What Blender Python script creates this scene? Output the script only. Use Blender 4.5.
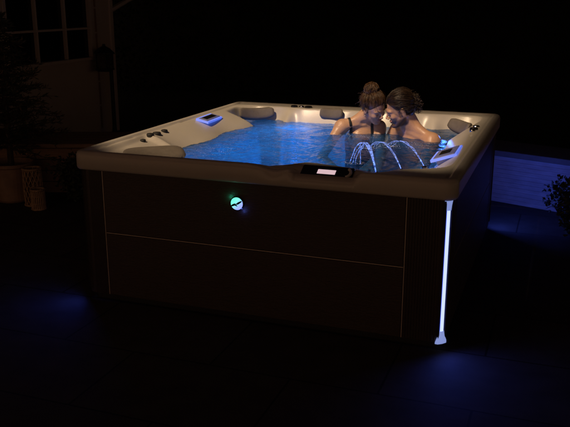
import bpy, bmesh, math, random
import numpy as np
from mathutils import Vector, Matrix, noise

random.seed(7)
for o in list(bpy.data.objects):
    bpy.data.objects.remove(o)
S = bpy.context.scene
COL = S.collection
PI = math.pi

# ------------------------------------------------------------------ camera
PITCH, YAW, FPX = 0.2735, -0.3505, 761.8
cam = bpy.data.cameras.new('camera')
camo = bpy.data.objects.new('camera', cam)
COL.objects.link(camo)
camo.location = (1.621, -5.079, 1.845)
camo.rotation_euler = (PI / 2 - PITCH, 0, -YAW)
cam.sensor_width = 36
cam.lens = FPX / 570 * 36
cam.clip_start = 0.05
cam.clip_end = 600
S.camera = camo
S.render.resolution_x, S.render.resolution_y = 1024, 767
# ------------------------------------------------------------------ world (night: sky turned far down, warm garden glow)
SUN_DIR = Vector((-0.25, -0.575, 0.78)).normalized()
W = bpy.data.worlds.new('World')
S.world = W
W.use_nodes = True
nt = W.node_tree
nt.nodes.clear()
sky = nt.nodes.new('ShaderNodeTexSky')
sky.sky_type = 'NISHITA'
sky.sun_disc = False
sky.sun_elevation = math.asin(SUN_DIR.z)
sky.sun_rotation = math.atan2(SUN_DIR.x, SUN_DIR.y)
tint = nt.nodes.new('ShaderNodeMix')
tint.data_type = 'RGBA'
tint.blend_type = 'MULTIPLY'
tint.inputs[0].default_value = 1.0
tint.inputs[7].default_value = (1.0, 0.43, 0.22, 1)
bg = nt.nodes.new('ShaderNodeBackground')
bg.inputs['Strength'].default_value = 0.034
wo = nt.nodes.new('ShaderNodeOutputWorld')
nt.links.new(sky.outputs[0], tint.inputs[6])
nt.links.new(tint.outputs[2], bg.inputs[0])
nt.links.new(bg.outputs[0], wo.inputs[0])
# ------------------------------------------------------------------ sun (the one key light, coming through the gap in the added, unseen shade roof)
sl = bpy.data.lights.new('sun', 'SUN')
sl.energy = 3.05
sl.color = (1.0, 0.72, 0.45)
sl.angle = math.radians(4.5)
so = bpy.data.objects.new('sun', sl)
COL.objects.link(so)
so.rotation_euler = SUN_DIR.to_track_quat('Z', 'Y').to_euler()
# ------------------------------------------------------------------ exposure
S.view_settings.view_transform = 'Standard'
S.view_settings.look = 'None'
S.view_settings.gamma = 1
S.view_settings.exposure = 0
S.view_settings.use_curve_mapping = False
S.render.engine = 'CYCLES'


# ================================================================== helpers
def link(name, me, mats, parent=None, smooth=False):
    o = bpy.data.objects.new(name, me)
    COL.objects.link(o)
    if mats is not None:
        for m in (mats if isinstance(mats, (list, tuple)) else [mats]):
            me.materials.append(m)
    if parent is not None:
        o.parent = parent
    if smooth:
        me.polygons.foreach_set('use_smooth', [True] * len(me.polygons))
    return o


def tag(o, label=None, cat=None, group=None, kind=None):
    if label: o['label'] = label
    if cat: o['category'] = cat
    if group: o['group'] = group
    if kind: o['kind'] = kind
    return o


def thing(name, loc, label, cat, group=None, rz=0):
    o = bpy.data.objects.new(name, None)
    o.empty_display_size = 0.1
    COL.objects.link(o)
    o.location = loc
    o.rotation_euler = (0, 0, rz)
    return tag(o, label, cat, group)


class MB:
    """mesh collector"""
    def __init__(s):
        s.v = []; s.f = []; s.mi = []

    def add(s, vs, fs, mi=0):
        n = len(s.v)
        s.v += [tuple(p) for p in vs]
        s.f += [tuple(i + n for i in f) for f in fs]
        s.mi += [mi] * len(fs)
        return s

    def box(s, x0, x1, y0, y1, z0, z1, mi=0, M=None):
        vs = [Vector((x, y, z)) for z in (z0, z1) for y in (y0, y1) for x in (x0, x1)]
        if M is not None: vs = [M @ v for v in vs]
        fs = [(0, 2, 3, 1), (4, 5, 7, 6), (0, 1, 5, 4), (2, 6, 7, 3), (0, 4, 6, 2), (1, 3, 7, 5)]
        return s.add(vs, fs, mi)

    def tube(s, pts, r, n=8, mi=0, cap=True, M=None):
        pts = [Vector(p) for p in pts]
        rs = r if isinstance(r, (list, tuple)) else [r] * len(pts)
        vs = []; fs = []
        up = None
        for i, p in enumerate(pts):
            d = (pts[min(i + 1, len(pts) - 1)] - pts[max(i - 1, 0)])
            if d.length < 1e-9: d = Vector((0, 0, 1))
            d.normalize()
            if up is None:
                up = d.orthogonal().normalized()
            else:
                up = (up - d * up.dot(d))
                up = up.normalized() if up.length > 1e-6 else d.orthogonal().normalized()
            b = d.cross(up)
            for k in range(n):
                a = 2 * PI * k / n
                vs.append(p + (up * math.cos(a) + b * math.sin(a)) * rs[i])
        for i in range(len(pts) - 1):
            for k in range(n):
                a, b_ = i * n + k, i * n + (k + 1) % n
                fs.append((a, b_, b_ + n, a + n))
        if cap:
            fs.append(tuple(range(n - 1, -1, -1)))
            fs.append(tuple(range((len(pts) - 1) * n, len(pts) * n)))
        if M is not None: vs = [M @ v for v in vs]
        return s.add(vs, fs, mi)

    def lathe(s, prof, n=32, c=(0, 0, 0), mi=0, M=None, cap=True):
        vs = []; fs = []
        for r, z in prof:
            for k in range(n):
                a = 2 * PI * k / n
                vs.append(Vector((c[0] + r * math.cos(a), c[1] + r * math.sin(a), c[2] + z)))
        for i in range(len(prof) - 1):
            for k in range(n):
                a, b = i * n + k, i * n + (k + 1) % n
                fs.append((a, b, b + n, a + n))
        if cap:
            fs.append(tuple(range(n - 1, -1, -1)))
            fs.append(tuple(range((len(prof) - 1) * n, len(prof) * n)))
        if M is not None: vs = [M @ v for v in vs]
        return s.add(vs, fs, mi)

    def build(s, name, mats, parent=None, smooth=False, bevel=0, seg=2):
        me = bpy.data.meshes.new(name)
        me.from_pydata(s.v, [], s.f)
        me.polygons.foreach_set('material_index', s.mi)
        me.update()
        o = link(name, me, mats, parent, smooth)
        if bevel:
            b = o.modifiers.new('bevel', 'BEVEL')
            b.width = bevel; b.segments = seg; b.limit_method = 'ANGLE'
            b.angle_limit = math.radians(40)
        return o


def rr(name, x0, x1, y0, y1, z0, z1, mat, parent=None, bevel=0.01, M=None):
    return MB().box(x0, x1, y0, y1, z0, z1, M=M).build(name, mat, parent, bevel=bevel)


# ------------------------------------------------------------------ materials
def mat(name, col, rough=0.5, metal=0.0, noise_amt=0.0, noise_scale=8.0, bump=0.0, bump_scale=40.0,
        emit=None, estr=0.0, spec=0.5, coat=0.0, stretch=(1, 1, 1), sss=0.0, alt=None, rough_var=0.0):
    m = bpy.data.materials.new(name)
    m.use_nodes = True
    t = m.node_tree
    p = t.nodes['Principled BSDF']
    p.inputs['Base Color'].default_value = (*col, 1)
    p.inputs['Roughness'].default_value = rough
    p.inputs['Metallic'].default_value = metal
    p.inputs['Specular IOR Level'].default_value = spec
    p.inputs['Coat Weight'].default_value = coat
    p.inputs['Coat Roughness'].default_value = 0.1
    if sss:
        p.inputs['Subsurface Weight'].default_value = sss
        p.inputs['Subsurface Radius'].default_value = (0.02, 0.008, 0.004)
        p.inputs['Subsurface Scale'].default_value = 0.6
    if emit:
        p.inputs['Emission Color'].default_value = (*emit, 1)
        p.inputs['Emission Strength'].default_value = estr
    tc = t.nodes.new('ShaderNodeTexCoord')
    mp = t.nodes.new('ShaderNodeMapping')
    mp.inputs['Scale'].default_value = stretch
    t.links.new(tc.outputs['Object'], mp.inputs[0])
    if noise_amt or alt or rough_var:
        n = t.nodes.new('ShaderNodeTexNoise')
        n.inputs['Scale'].default_value = noise_scale
        n.inputs['Detail'].default_value = 6
        n.inputs['Roughness'].default_value = 0.6
        t.links.new(mp.outputs[0], n.inputs[0])
        r = t.nodes.new('ShaderNodeValToRGB')
        r.color_ramp.elements[0].position = 0.3
        r.color_ramp.elements[1].position = 0.7
        a = alt if alt else tuple(c * (1 - noise_amt) for c in col)
        r.color_ramp.elements[0].color = (*a, 1)
        r.color_ramp.elements[1].color = (*col, 1)
        t.links.new(n.outputs[0], r.inputs[0])
        t.links.new(r.outputs[0], p.inputs['Base Color'])
        if rough_var:
            mr = t.nodes.new('ShaderNodeMapRange')
            mr.inputs[3].default_value = rough - rough_var
            mr.inputs[4].default_value = rough + rough_var
            t.links.new(n.outputs[0], mr.inputs[0])
            t.links.new(mr.outputs[0], p.inputs['Roughness'])
    if bump:
        n2 = t.nodes.new('ShaderNodeTexNoise')
        n2.inputs['Scale'].default_value = bump_scale
        n2.inputs['Detail'].default_value = 5
        t.links.new(mp.outputs[0], n2.inputs[0])
        b = t.nodes.new('ShaderNodeBump')
        b.inputs['Strength'].default_value = bump
        b.inputs['Distance'].default_value = 0.01
        t.links.new(n2.outputs[0], b.inputs['Height'])
        t.links.new(b.outputs[0], p.inputs['Normal'])
    return m


M_ACR = mat('pearl_acrylic', (0.52, 0.485, 0.43), 0.32, noise_amt=0.10, noise_scale=3, bump=0.05, bump_scale=160, coat=0.0, rough_var=0.05)
M_ACR2 = mat('frosted_cover', (0.22, 0.23, 0.27), 0.25, coat=0.4, emit=(0.05, 0.11, 0.7), estr=0.12)
M_PANEL = mat('espresso_panel', (0.052, 0.036, 0.029), 0.42, rough_var=0.12, noise_amt=0.45, noise_scale=9, stretch=(1, 1, 14), bump=0.25, bump_scale=30)
M_PANELD = mat('espresso_corner', (0.042, 0.029, 0.024), 0.45, noise_amt=0.3, noise_scale=20, bump=0.1, bump_scale=60)
M_BASE = mat('black_base', (0.01, 0.01, 0.01), 0.7)
M_TRIM = mat('champagne_trim', (0.55, 0.47, 0.40), 0.4, metal=0.3)
M_CHROME = mat('chrome', (0.75, 0.73, 0.70), 0.15, metal=1.0)
M_SATIN = mat('satin_silver', (0.75, 0.70, 0.64), 0.4, metal=0.2)
M_GLOSSBLK = mat('gloss_black', (0.012, 0.011, 0.011), 0.12, coat=0.5)
M_PILLOW = mat('grey_pillow', (0.14, 0.12, 0.10), 0.7, noise_amt=0.2, noise_scale=30, bump=0.2, bump_scale=200)
M_LED = mat('led_strip', (0.3, 0.4, 0.9), 0.4, emit=(0.58, 0.68, 1.0), estr=1.15)
M_LEDE = mat('led_strip_edge', (0.2, 0.3, 0.9), 0.4, emit=(0.07, 0.13, 0.85), estr=1.0)
M_LEDCAP = mat('led_cap', (0.35, 0.5, 0.9), 0.4, emit=(0.34, 0.44, 0.95), estr=0.62)
M_LEDFIX = mat('fixture_glow', (0.3, 0.4, 0.9), 0.4, emit=(0.06, 0.16, 0.9), estr=0.75)
M_SCREEN = mat('screen', (0.8, 0.7, 0.7), 0.3, emit=(0.95, 0.66, 0.72), estr=0.72)
M_LENS = mat('pool_lamp', (0.2, 0.4, 0.9), 0.3, emit=(0.02, 0.2, 1.0), estr=4)
M_HAIRW = mat('brown_hair', (0.034, 0.018, 0.009), 0.40, alt=(0.12, 0.062, 0.028), noise_scale=38)
M_HAIRM = mat('dark_hair', (0.012, 0.007, 0.004), 0.42, alt=(0.045, 0.024, 0.012), noise_scale=38)
M_SUIT = mat('black_swimsuit', (0.012, 0.012, 0.014), 0.6)
M_HOUSE = mat('cream_cladding', (0.60, 0.53, 0.44), 0.7, noise_amt=0.12, noise_scale=2, bump=0.1, bump_scale=30)
M_FRAME = mat('window_paint', (0.62, 0.55, 0.47), 0.5)
M_GLASS = mat('window_glass', (0.006, 0.006, 0.007), 0.06)
M_WALLW = mat('white_render', (0.42, 0.41, 0.40), 0.75, noise_amt=0.35, noise_scale=5, bump=0.3, bump_scale=25, stretch=(1, 1, 4))
M_CAP = mat('grey_coping', (0.14, 0.13, 0.12), 0.7, noise_amt=0.3, noise_scale=10, bump=0.2)
M_WOOD = mat('brown_boards', (0.40, 0.25, 0.14), 0.6, noise_amt=0.4, noise_scale=6, stretch=(1, 8, 12), bump=0.2)
M_BLACKM = mat('black_metal', (0.012, 0.012, 0.012), 0.5)
M_RATTAN = mat('woven_brown', (0.62, 0.42, 0.24), 0.6, noise_amt=0.5, noise_scale=25, bump=0.5, bump_scale=70)
M_RATTAN2 = mat('bamboo_slats', (0.62, 0.42, 0.25), 0.5, noise_amt=0.4, noise_scale=30)
M_CANDLE = mat('candle_wax', (0.55, 0.45, 0.32), 0.6)
M_POT = mat('brown_pot', (0.45, 0.30, 0.19), 0.6, noise_amt=0.4, noise_scale=8, bump=0.2)
M_LEAFD = mat('dark_needles', (0.06, 0.075, 0.04), 0.6, noise_amt=0.5, noise_scale=4)
M_LEAFB = mat('brown_tips', (0.13, 0.085, 0.05), 0.6, noise_amt=0.4, noise_scale=6)
M_LEAFS = mat('shrub_leaf', (0.075, 0.095, 0.05), 0.55, noise_amt=0.5, noise_scale=6)
M_BARK = mat('bark', (0.09, 0.06, 0.04), 0.85, noise_amt=0.5, noise_scale=12, bump=0.5)
M_HEDGE = mat('far_foliage', (0.014, 0.018, 0.010), 0.9, noise_amt=0.5, noise_scale=3)
M_ROOF = mat('shade_roof_dark', (0.05, 0.04, 0.03), 0.8, noise_amt=0.3, noise_scale=4)
M_LAWN = mat('night_lawn', (0.02, 0.028, 0.012), 0.95, noise_amt=0.5, noise_scale=2, bump=0.5, bump_scale=30)


def skin_mat(name, col, lip, hair):
    """skin with lip and stubble colour zones carried by point attributes"""
    m = mat(name, col, 0.38, bump=0.20, bump_scale=60, sss=0.06, rough_var=0.14, noise_amt=0.16, noise_scale=13)
    t = m.node_tree
    p = t.nodes['Principled BSDF']
    src = p.inputs['Base Color'].links[0].from_socket
    for an, c in (('lip', lip), ('stubble', hair)):
        at = t.nodes.new('ShaderNodeAttribute'); at.attribute_name = an
        mx = t.nodes.new('ShaderNodeMix'); mx.data_type = 'RGBA'
        t.links.new(at.outputs['Fac'], mx.inputs[0])
        t.links.new(src, mx.inputs[6]); mx.inputs[7].default_value = (*c, 1)
        src = mx.outputs[2]
    t.links.new(src, p.inputs['Base Color'])
    return m


M_SKINW = skin_mat('skin_tan', (0.62, 0.38, 0.25), (0.40, 0.12, 0.09), (0.1, 0.07, 0.05))
M_SKINM = skin_mat('skin_bronze', (0.56, 0.33, 0.21), (0.36, 0.14, 0.10), (0.055, 0.033, 0.022))


def paver_mat():
    m = bpy.data.materials.new('dark_pavers')
    m.use_nodes = True
    t = m.node_tree
    p = t.nodes['Principled BSDF']
    tc = t.nodes.new('ShaderNodeTexCoord')
    mp = t.nodes.new('ShaderNodeMapping')
    mp.inputs['Rotation'].default_value = (0, 0, 0.0)
    t.links.new(tc.outputs['Object'], mp.inputs[0])
    b = t.nodes.new('ShaderNodeTexBrick')
    b.inputs['Scale'].default_value = 1.0
    b.inputs['Brick Width'].default_value = 0.9
    b.inputs['Row Height'].default_value = 0.6
    b.inputs['Mortar Size'].default_value = 0.006
    b.inputs['Color1'].default_value = (0.062, 0.052, 0.047, 1)
    b.inputs['Color2'].default_value = (0.085, 0.070, 0.062, 1)
    b.inputs['Mortar'].default_value = (0.02, 0.018, 0.017, 1)
    t.links.new(mp.outputs[0], b.inputs[0])
    n = t.nodes.new('ShaderNodeTexNoise')
    n.inputs['Scale'].default_value = 7
    n.inputs['Detail'].default_value = 8
    t.links.new(mp.outputs[0], n.inputs[0])
    mx = t.nodes.new('ShaderNodeMix')
    mx.data_type = 'RGBA'; mx.blend_type = 'MULTIPLY'
    mx.inputs[0].default_value = 0.7
    t.links.new(b.outputs[0], mx.inputs[6])
    t.links.new(n.outputs[0], mx.inputs[7])
    t.links.new(mx.outputs[2], p.inputs['Base Color'])
    p.inputs['Roughness'].default_value = 0.75
    p.inputs['Specular IOR Level'].default_value = 0.25
    bp = t.nodes.new('ShaderNodeBump')
    bp.inputs['Strength'].default_value = 0.4
    bp.inputs['Distance'].default_value = 0.01
    ad = t.nodes.new('ShaderNodeMath'); ad.operation = 'SUBTRACT'
    t.links.new(n.outputs[0], ad.inputs[0])
    t.links.new(b.outputs['Fac'], ad.inputs[1])
    t.links.new(ad.outputs[0], bp.inputs['Height'])
    t.links.new(bp.outputs[0], p.inputs['Normal'])
    return m


def water_mat():
    """clear tinted surface with a share of aerated (milky) water that scatters the lamps below"""
    m = bpy.data.materials.new('churned_water')
    m.use_nodes = True
    t = m.node_tree
    t.nodes.clear()
    out = t.nodes.new('ShaderNodeOutputMaterial')
    tc = t.nodes.new('ShaderNodeTexCoord')
    tr = t.nodes.new('ShaderNodeBsdfTransparent')
    tr.inputs[0].default_value = (0.16, 0.42, 0.80, 1)
    tl = t.nodes.new('ShaderNodeBsdfTranslucent')
    tl.inputs[0].default_value = (0.45, 0.75, 0.95, 1)
    df = t.nodes.new('ShaderNodeBsdfDiffuse')
    df.inputs[0].default_value = (0.07, 0.09, 0.11, 1)
    gl = t.nodes.new('ShaderNodeBsdfGlossy')
    gl.inputs['Roughness'].default_value = 0.06
    fr = t.nodes.new('ShaderNodeFresnel')
    fr.inputs[0].default_value = 1.33
    n = t.nodes.new('ShaderNodeTexNoise')
    n.inputs['Scale'].default_value = 9
    n.inputs['Detail'].default_value = 9
    n.inputs['Roughness'].default_value = 0.72
    n.inputs['Distortion'].default_value = 1.2
    t.links.new(tc.outputs['Object'], n.inputs[0])
    r = t.nodes.new('ShaderNodeMapRange')
    r.inputs[1].default_value = 0.30
    r.inputs[2].default_value = 0.74
    r.inputs[3].default_value = 0.08
    r.inputs[4].default_value = 0.78
    t.links.new(n.outputs[0], r.inputs[0])
    # bubbles thicker at left and middle; thinned by the couple to paint darker water
    sp = t.nodes.new('ShaderNodeSeparateXYZ')
    t.links.new(tc.outputs['Object'], sp.inputs[0])
    fa = t.nodes.new('ShaderNodeMapRange')
    fa.interpolation_type = 'SMOOTHSTEP'
    fa.inputs[1].default_value = -0.05; fa.inputs[2].default_value = 0.50
    fa.inputs[3].default_value = 1.0; fa.inputs[4].default_value = 0.22
    t.links.new(sp.outputs[0], fa.inputs[0])
    mu = t.nodes.new('ShaderNodeMath'); mu.operation = 'MULTIPLY'
    t.links.new(r.outputs[0], mu.inputs[0]); t.links.new(fa.outputs[0], mu.inputs[1])
    n2 = t.nodes.new('ShaderNodeTexNoise')
    n2.inputs['Scale'].default_value = 42
    n2.inputs['Detail'].default_value = 6
    t.links.new(tc.outputs['Object'], n2.inputs[0])
    bp = t.nodes.new('ShaderNodeBump')
    bp.inputs['Strength'].default_value = 0.5
    bp.inputs['Distance'].default_value = 0.012
    t.links.new(n2.outputs[0], bp.inputs['Height'])
    for nd in (gl, fr, df, tl):
        t.links.new(bp.outputs[0], nd.inputs['Normal'])
    m0 = t.nodes.new('ShaderNodeMixShader')
    m0.inputs[0].default_value = 0.28
    t.links.new(tl.outputs[0], m0.inputs[1]); t.links.new(df.outputs[0], m0.inputs[2])
    m1 = t.nodes.new('ShaderNodeMixShader')
    t.links.new(mu.outputs[0], m1.inputs[0])
    t.links.new(tr.outputs[0], m1.inputs[1]); t.links.new(m0.outputs[0], m1.inputs[2])
    m2 = t.nodes.new('ShaderNodeMixShader')
    t.links.new(fr.outputs[0], m2.inputs[0])
    t.links.new(m1.outputs[0], m2.inputs[1]); t.links.new(gl.outputs[0], m2.inputs[2])
    t.links.new(m2.outputs[0], out.inputs[0])
    return m


def jet_mat():
    m = bpy.data.materials.new('lit_water_jet')
    m.use_nodes = True
    t = m.node_tree
    p = t.nodes['Principled BSDF']
    p.inputs['Base Color'].default_value = (0.7, 0.8, 1, 1)
    p.inputs['Roughness'].default_value = 0.1
    p.inputs['Transmission Weight'].default_value = 0.9
    p.inputs['IOR'].default_value = 1.33
    p.inputs['Emission Color'].default_value = (0.22, 0.36, 1.0, 1)  # glow painted in for the LED light inside the stream
    tc = t.nodes.new('ShaderNodeTexCoord')
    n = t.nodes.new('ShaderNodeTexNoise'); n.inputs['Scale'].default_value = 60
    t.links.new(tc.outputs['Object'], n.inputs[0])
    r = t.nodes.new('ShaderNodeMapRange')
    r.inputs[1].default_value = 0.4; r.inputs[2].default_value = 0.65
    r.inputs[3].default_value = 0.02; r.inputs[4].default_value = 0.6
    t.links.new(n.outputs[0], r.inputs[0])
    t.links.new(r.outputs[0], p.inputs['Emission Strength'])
    return m


def badge_mat():
    m = bpy.data.materials.new('badge_glow')
    m.use_nodes = True
    t = m.node_tree
    p = t.nodes['Principled BSDF']
    p.inputs['Base Color'].default_value = (0.3, 0.4, 0.5, 1)
    tc = t.nodes.new('ShaderNodeTexCoord')
    sp = t.nodes.new('ShaderNodeSeparateXYZ')
    t.links.new(tc.outputs['Object'], sp.inputs[0])
    a = t.nodes.new('ShaderNodeMath'); a.operation = 'SUBTRACT'
    t.links.new(sp.outputs[0], a.inputs[0]); t.links.new(sp.outputs[2], a.inputs[1])
    r = t.nodes.new('ShaderNodeMapRange')
    r.inputs[1].default_value = -0.035; r.inputs[2].default_value = 0.035
    t.links.new(a.outputs[0], r.inputs[0])
    c = t.nodes.new('ShaderNodeValToRGB')
    c.color_ramp.elements[0].color = (0.15, 0.95, 0.62, 1)
    c.color_ramp.elements[1].color = (0.30, 0.36, 1.0, 1)
    t.links.new(r.outputs[0], c.inputs[0])
    t.links.new(c.outputs[0], p.inputs['Emission Color'])
    p.inputs['Emission Strength'].default_value = 1.25
    return m


M_PAVE, M_WATER, M_JET, M_BADGE = paver_mat(), water_mat(), jet_mat(), badge_mat()

# ================================================================== setting
g = MB(); g.box(-150, 150, -60, 300, -0.5, -0.004)
tag(g.build('lawn', M_LAWN), kind='structure')
g = MB(); g.box(-9, 8, -9, 6.5, -0.4, 0.0)
tag(g.build('terrace', M_PAVE), kind='structure')

# added unseen roof: keeps the sun off everything but the tub
OX0, OX1, OY0, OY1 = -1.94, 0.365, -3.10, -0.43
g = MB()
g.box(-10, OX0, -7.0, 11.5, 3.1, 3.22); g.box(OX1, 9, -7.0, 11.5, 3.1, 3.22)
g.box(OX0, OX1, -7.0, OY0, 3.1, 3.22); g.box(OX0, OX1, OY1, 11.5, 3.1, 3.22)
nsl = 7    # added slats, thinning out to soften the shade edge at the opening
for i in range(nsl):
    y0 = OY0 + i * 0.075
    g.box(OX0, OX1, y0, y0 + 0.075 * (0.74 - 0.66 * i / (nsl - 1)), 3.102, 3.218)
tag(g.build('added_shade_roof', M_ROOF), kind='structure')

# low white wall behind the right side
wang = math.radians(-20.4)
wx, wy = 1.115, 2.175
t = thing('low_wall', (wx, wy, 0), 'low white boarded garden wall with dark coping behind the tub, lit blue', 'wall', rz=wang)
g = MB()
nb = 11
for i in range(nb):
    z0 = 0.002 + i * 0.0399
    g.box(-1.6, 3.2, 0, 0.42, z0, z0 + 0.0390)
g.build('boards', M_WALLW, t, bevel=0.002)
MB().box(-1.6, 3.2, 0.012, 0.41, 0.0, 0.44).build('core', M_WALLW, t)
MB().box(-1.64, 3.24, -0.03, 0.50, 0.4425, 0.495).build('coping', M_CAP, t, bevel=0.006)

# low brown timber bench-wall on the left
t = thing('timber_planter', (-2.60, 1.19, 0), 'low brown timber raised bed in front of the house wall', 'raised bed', rz=math.radians(20))
g = MB()
for i in range(4):
    z0 = 0.004 + i * 0.112
    g.box(-3.4, 0.75, 0, 0.66, z0, z0 + 0.106)
g.build('side_boards', M_WOOD, t, bevel=0.005)
g = MB()
for i in range(5):
    y0 = -0.03 + i * 0.145
    g.box(-3.45, 0.80, y0, y0 + 0.139, 0.456, 0.496)
g.build('top_boards', M_WOOD, t, bevel=0.005)

# ------------------------------------------------------------------ house
HX = -4.5
t = thing('house', (HX, 4.45, 0), 'cream clad house wall with a dark multi-pane window on the left', 'house')
H = -4.45  # local origin y
g = MB()
def wl(y0, y1, z0, z1): g.box(-0.25, 0, y0 + H, y1 + H, z0, z1)
wy0, wy1, wz0, wz1 = 2.27, 4.02, 1.09, 2.35
wl(-1.5, wy0, 0, 3.1); wl(wy1, 4.45, 0, 3.1); wl(wy0, wy1, 0, wz0); wl(wy0, wy1, wz1, 3.1)
g.build('wall', M_HOUSE, t)
MB().box(-2.6, -0.251, -0.02, 0.0, 0, 3.1).build('end_wall', M_HOUSE, t)
MB().box(-0.06, 0.025, 0.001, 0.08, 0, 3.1).build('corner_post', M_FRAME, t, bevel=0.006)
g = MB()
fy0, fy1 = wy0 + H, wy1 + H
g.box(-0.10, 0.012, fy0, fy0 + 0.045, wz0, wz1); g.box(-0.10, 0.012, fy1 - 0.045, fy1, wz0, wz1)
g.box(-0.10, 0.010, fy0 + 0.045, fy1 - 0.045, wz1 - 0.05, wz1)
g.box(-0.10, 0.045, fy0 - 0.03, fy1 + 0.03, wz0 - 0.035, wz0 + 0.006)
for k in (1, 2):
    yy = fy0 + (fy1 - fy0) * k / 3
    g.box(-0.07, 0.004, yy - 0.013, yy + 0.013, wz0 + 0.006, wz1 - 0.05)
wf = g.build('window', M_FRAME, t, bevel=0.003)
for z in (1.475, 1.86):
    for k in range(3):
        a = fy0 + (fy1 - fy0) * k / 3 + (0.017 if k else 0.045)
        b = fy0 + (fy1 - fy0) * (k + 1) / 3 - (0.017 if k < 2 else 0.045)
        MB().box(-0.065, 0.002, a, b, z - 0.013, z + 0.013).build('glazing_bar', M_FRAME, wf)
MB().box(-0.055, -0.045, fy0 + 0.04, fy1 - 0.04, wz0, wz1 - 0.04).build('pane', M_GLASS, wf)
g = MB()
for k in range(9):
    g.box(0.0, 0.006, 4.10 + H - 0.01, 4.13 + H, 0.1 + k * 0.33, 0.1 + k * 0.33 + 0.31)
g.build('door_trim', M_WOOD, t)
# porch brace rising from the corner
MB().tube([(0.0, 0.05, 1.70), (0.0, 0.75, 1.90), (0.0, 1.6, 2.6)], 0.035, 6).build('roof_brace', M_FRAME, t)

# ------------------------------------------------------------------ garden lantern on its post
t = thing('garden_lantern', (-4.30, 4.03, 0), 'unlit black lantern on a tall dark post at the corner of the house', 'lantern')
MB().lathe([(0.09, 0), (0.09, 0.03), (0.035, 0.06), (0.028, 0.12), (0.026, 1.02), (0.02, 1.04)], 12, (0, 0.09, 0)).build('post', M_BLACKM, t, smooth=False)
b = MB()
b.box(-0.09, 0.09, -0.145, 0.035, 0.92, 0.945); b.box(-0.075, 0.075, -0.13, 0.02, 0.905, 0.92)
for sx in (-0.085, 0.073):
    for sy in (-0.14, 0.018):
        b.box(sx, sx + 0.012, sy, sy + 0.012, 0.945, 1.14)
b.build('frame', M_BLACKM, t)
mg = mat('lantern_glass', (0.10, 0.085, 0.06), 0.25, coat=0.5, noise_amt=0.8, noise_scale=30)
MB().box(-0.074, 0.074, -0.129, 0.019, 0.945, 1.135).build('glass', mg, t)
MB().lathe([(0.17, 0), (0.165, 0.015), (0.09, 0.075), (0.03, 0.10), (0.02, 0.13)], 4, (0, -0.055, 1.14)).build('cap', M_BLACKM, t)

# ================================================================== hot tub
TUB = thing('hot_tub', (0, 0, 0), 'large square hot tub with beige rim and dark panelled cabinet, glowing blue', 'hot tub')
HWX, HWY, CR = 1.155, 1.258, 0.07


def rrect(hx, hy, r, n_side=60, n_c=14):
    """rounded rectangle outline, counter-clockwise"""
    P = []
    for (cx, cy, a0, tx, ty) in ((hx - r, -hy + r, -PI / 2, 0, 1), (hx - r, hy - r, 0, -1, 0), (-hx + r, hy - r, PI / 2, 0, -1), (-hx + r, -hy + r, PI, 1, 0)):
        for k in range(n_c + 1):
            a = a0 + PI / 2 * k / n_c
            P.append((cx + r * math.cos(a), cy + r * math.sin(a)))
        L = 2 * ((hy if tx == 0 else hx) - r)
        x, y = P[-1]
        for k in range(1, n_side):
            P.append((x + tx * L * k / n_side, y + ty * L * k / n_side))
    return np.array(P)


def sd_rrect(x, y, hx, hy, r):
    qx = np.abs(x) - hx + r; qy = np.abs(y) - hy + r
    return -(np.sqrt(np.maximum(qx, 0) ** 2 + np.maximum(qy, 0) ** 2) + np.minimum(np.maximum(qx, qy), 0) - r)


def spline(P, n=10):
    P = np.array(P, float); N = len(P); out = []
    for i in range(N):
        a, b, c, d = P[i - 1], P[i], P[(i + 1) % N], P[(i + 2) % N]
        for k in range(n):
            u = k / n
            out.append(0.5 * ((2 * b) + (-a + c) * u + (2 * a - 5 * b + 4 * c - d) * u * u + (-a + 3 * b - 3 * c + d) * u ** 3))
    return np.array(out)


BAS = spline([(-1.085, -1.08), (-1.0, -1.165), (-0.68, -1.165), (-0.42, -1.15), (-0.08, -1.195), (0.14, -1.16), (0.27, -1.03), (0.42, -1.05),
              (0.60, -1.10), (0.70, -1.15), (0.80, -1.04), (0.93, -0.96), (1.04, -0.84), (1.05, -0.5), (1.03, -0.1), (1.01, 0.3), (0.99, 0.6), (1.02, 0.95),
              (0.95, 1.11), (0.6, 1.09), (0.3, 1.04), (0.1, 1.05), (-0.1, 1.07), (-0.45, 1.04), (-0.60, 1.08), (-0.9, 1.10), (-1.02, 1.0), (-1.02, 0.78), (-1.06, 0.45), (-1.09, 0.0), (-1.10, -0.4), (-1.08, -0.8)], 8)


def sd_poly(x, y, P):
    """signed distance, positive inside"""
    d = np.full(x.shape, 1e9); ins = np.zeros(x.shape, bool)
    N = len(P)
    for i in range(N):
        ax, ay = P[i]; bx, by = P[(i + 1) % N]
        ex, ey = bx - ax, by - ay
        wx_, wy_ = x - ax, y - ay
        h = np.clip((wx_ * ex + wy_ * ey) / (ex * ex + ey * ey + 1e-12), 0, 1)
        d = np.minimum(d, (wx_ - ex * h) ** 2 + (wy_ - ey * h) ** 2)
        c = ((ay > y) != (by > y)) & (x < (bx - ax) * (y - ay) / (by - ay + 1e-12) + ax)
        ins ^= c
    d = np.sqrt(d)
    return np.where(ins, d, -d)


def sstep(a, b, x):
    t_ = np.clip((x - a) / (b - a), 0, 1)
    return t_ * t_ * (3 - 2 * t_)


ZR, ZW = 0.965, 0.845


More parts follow.
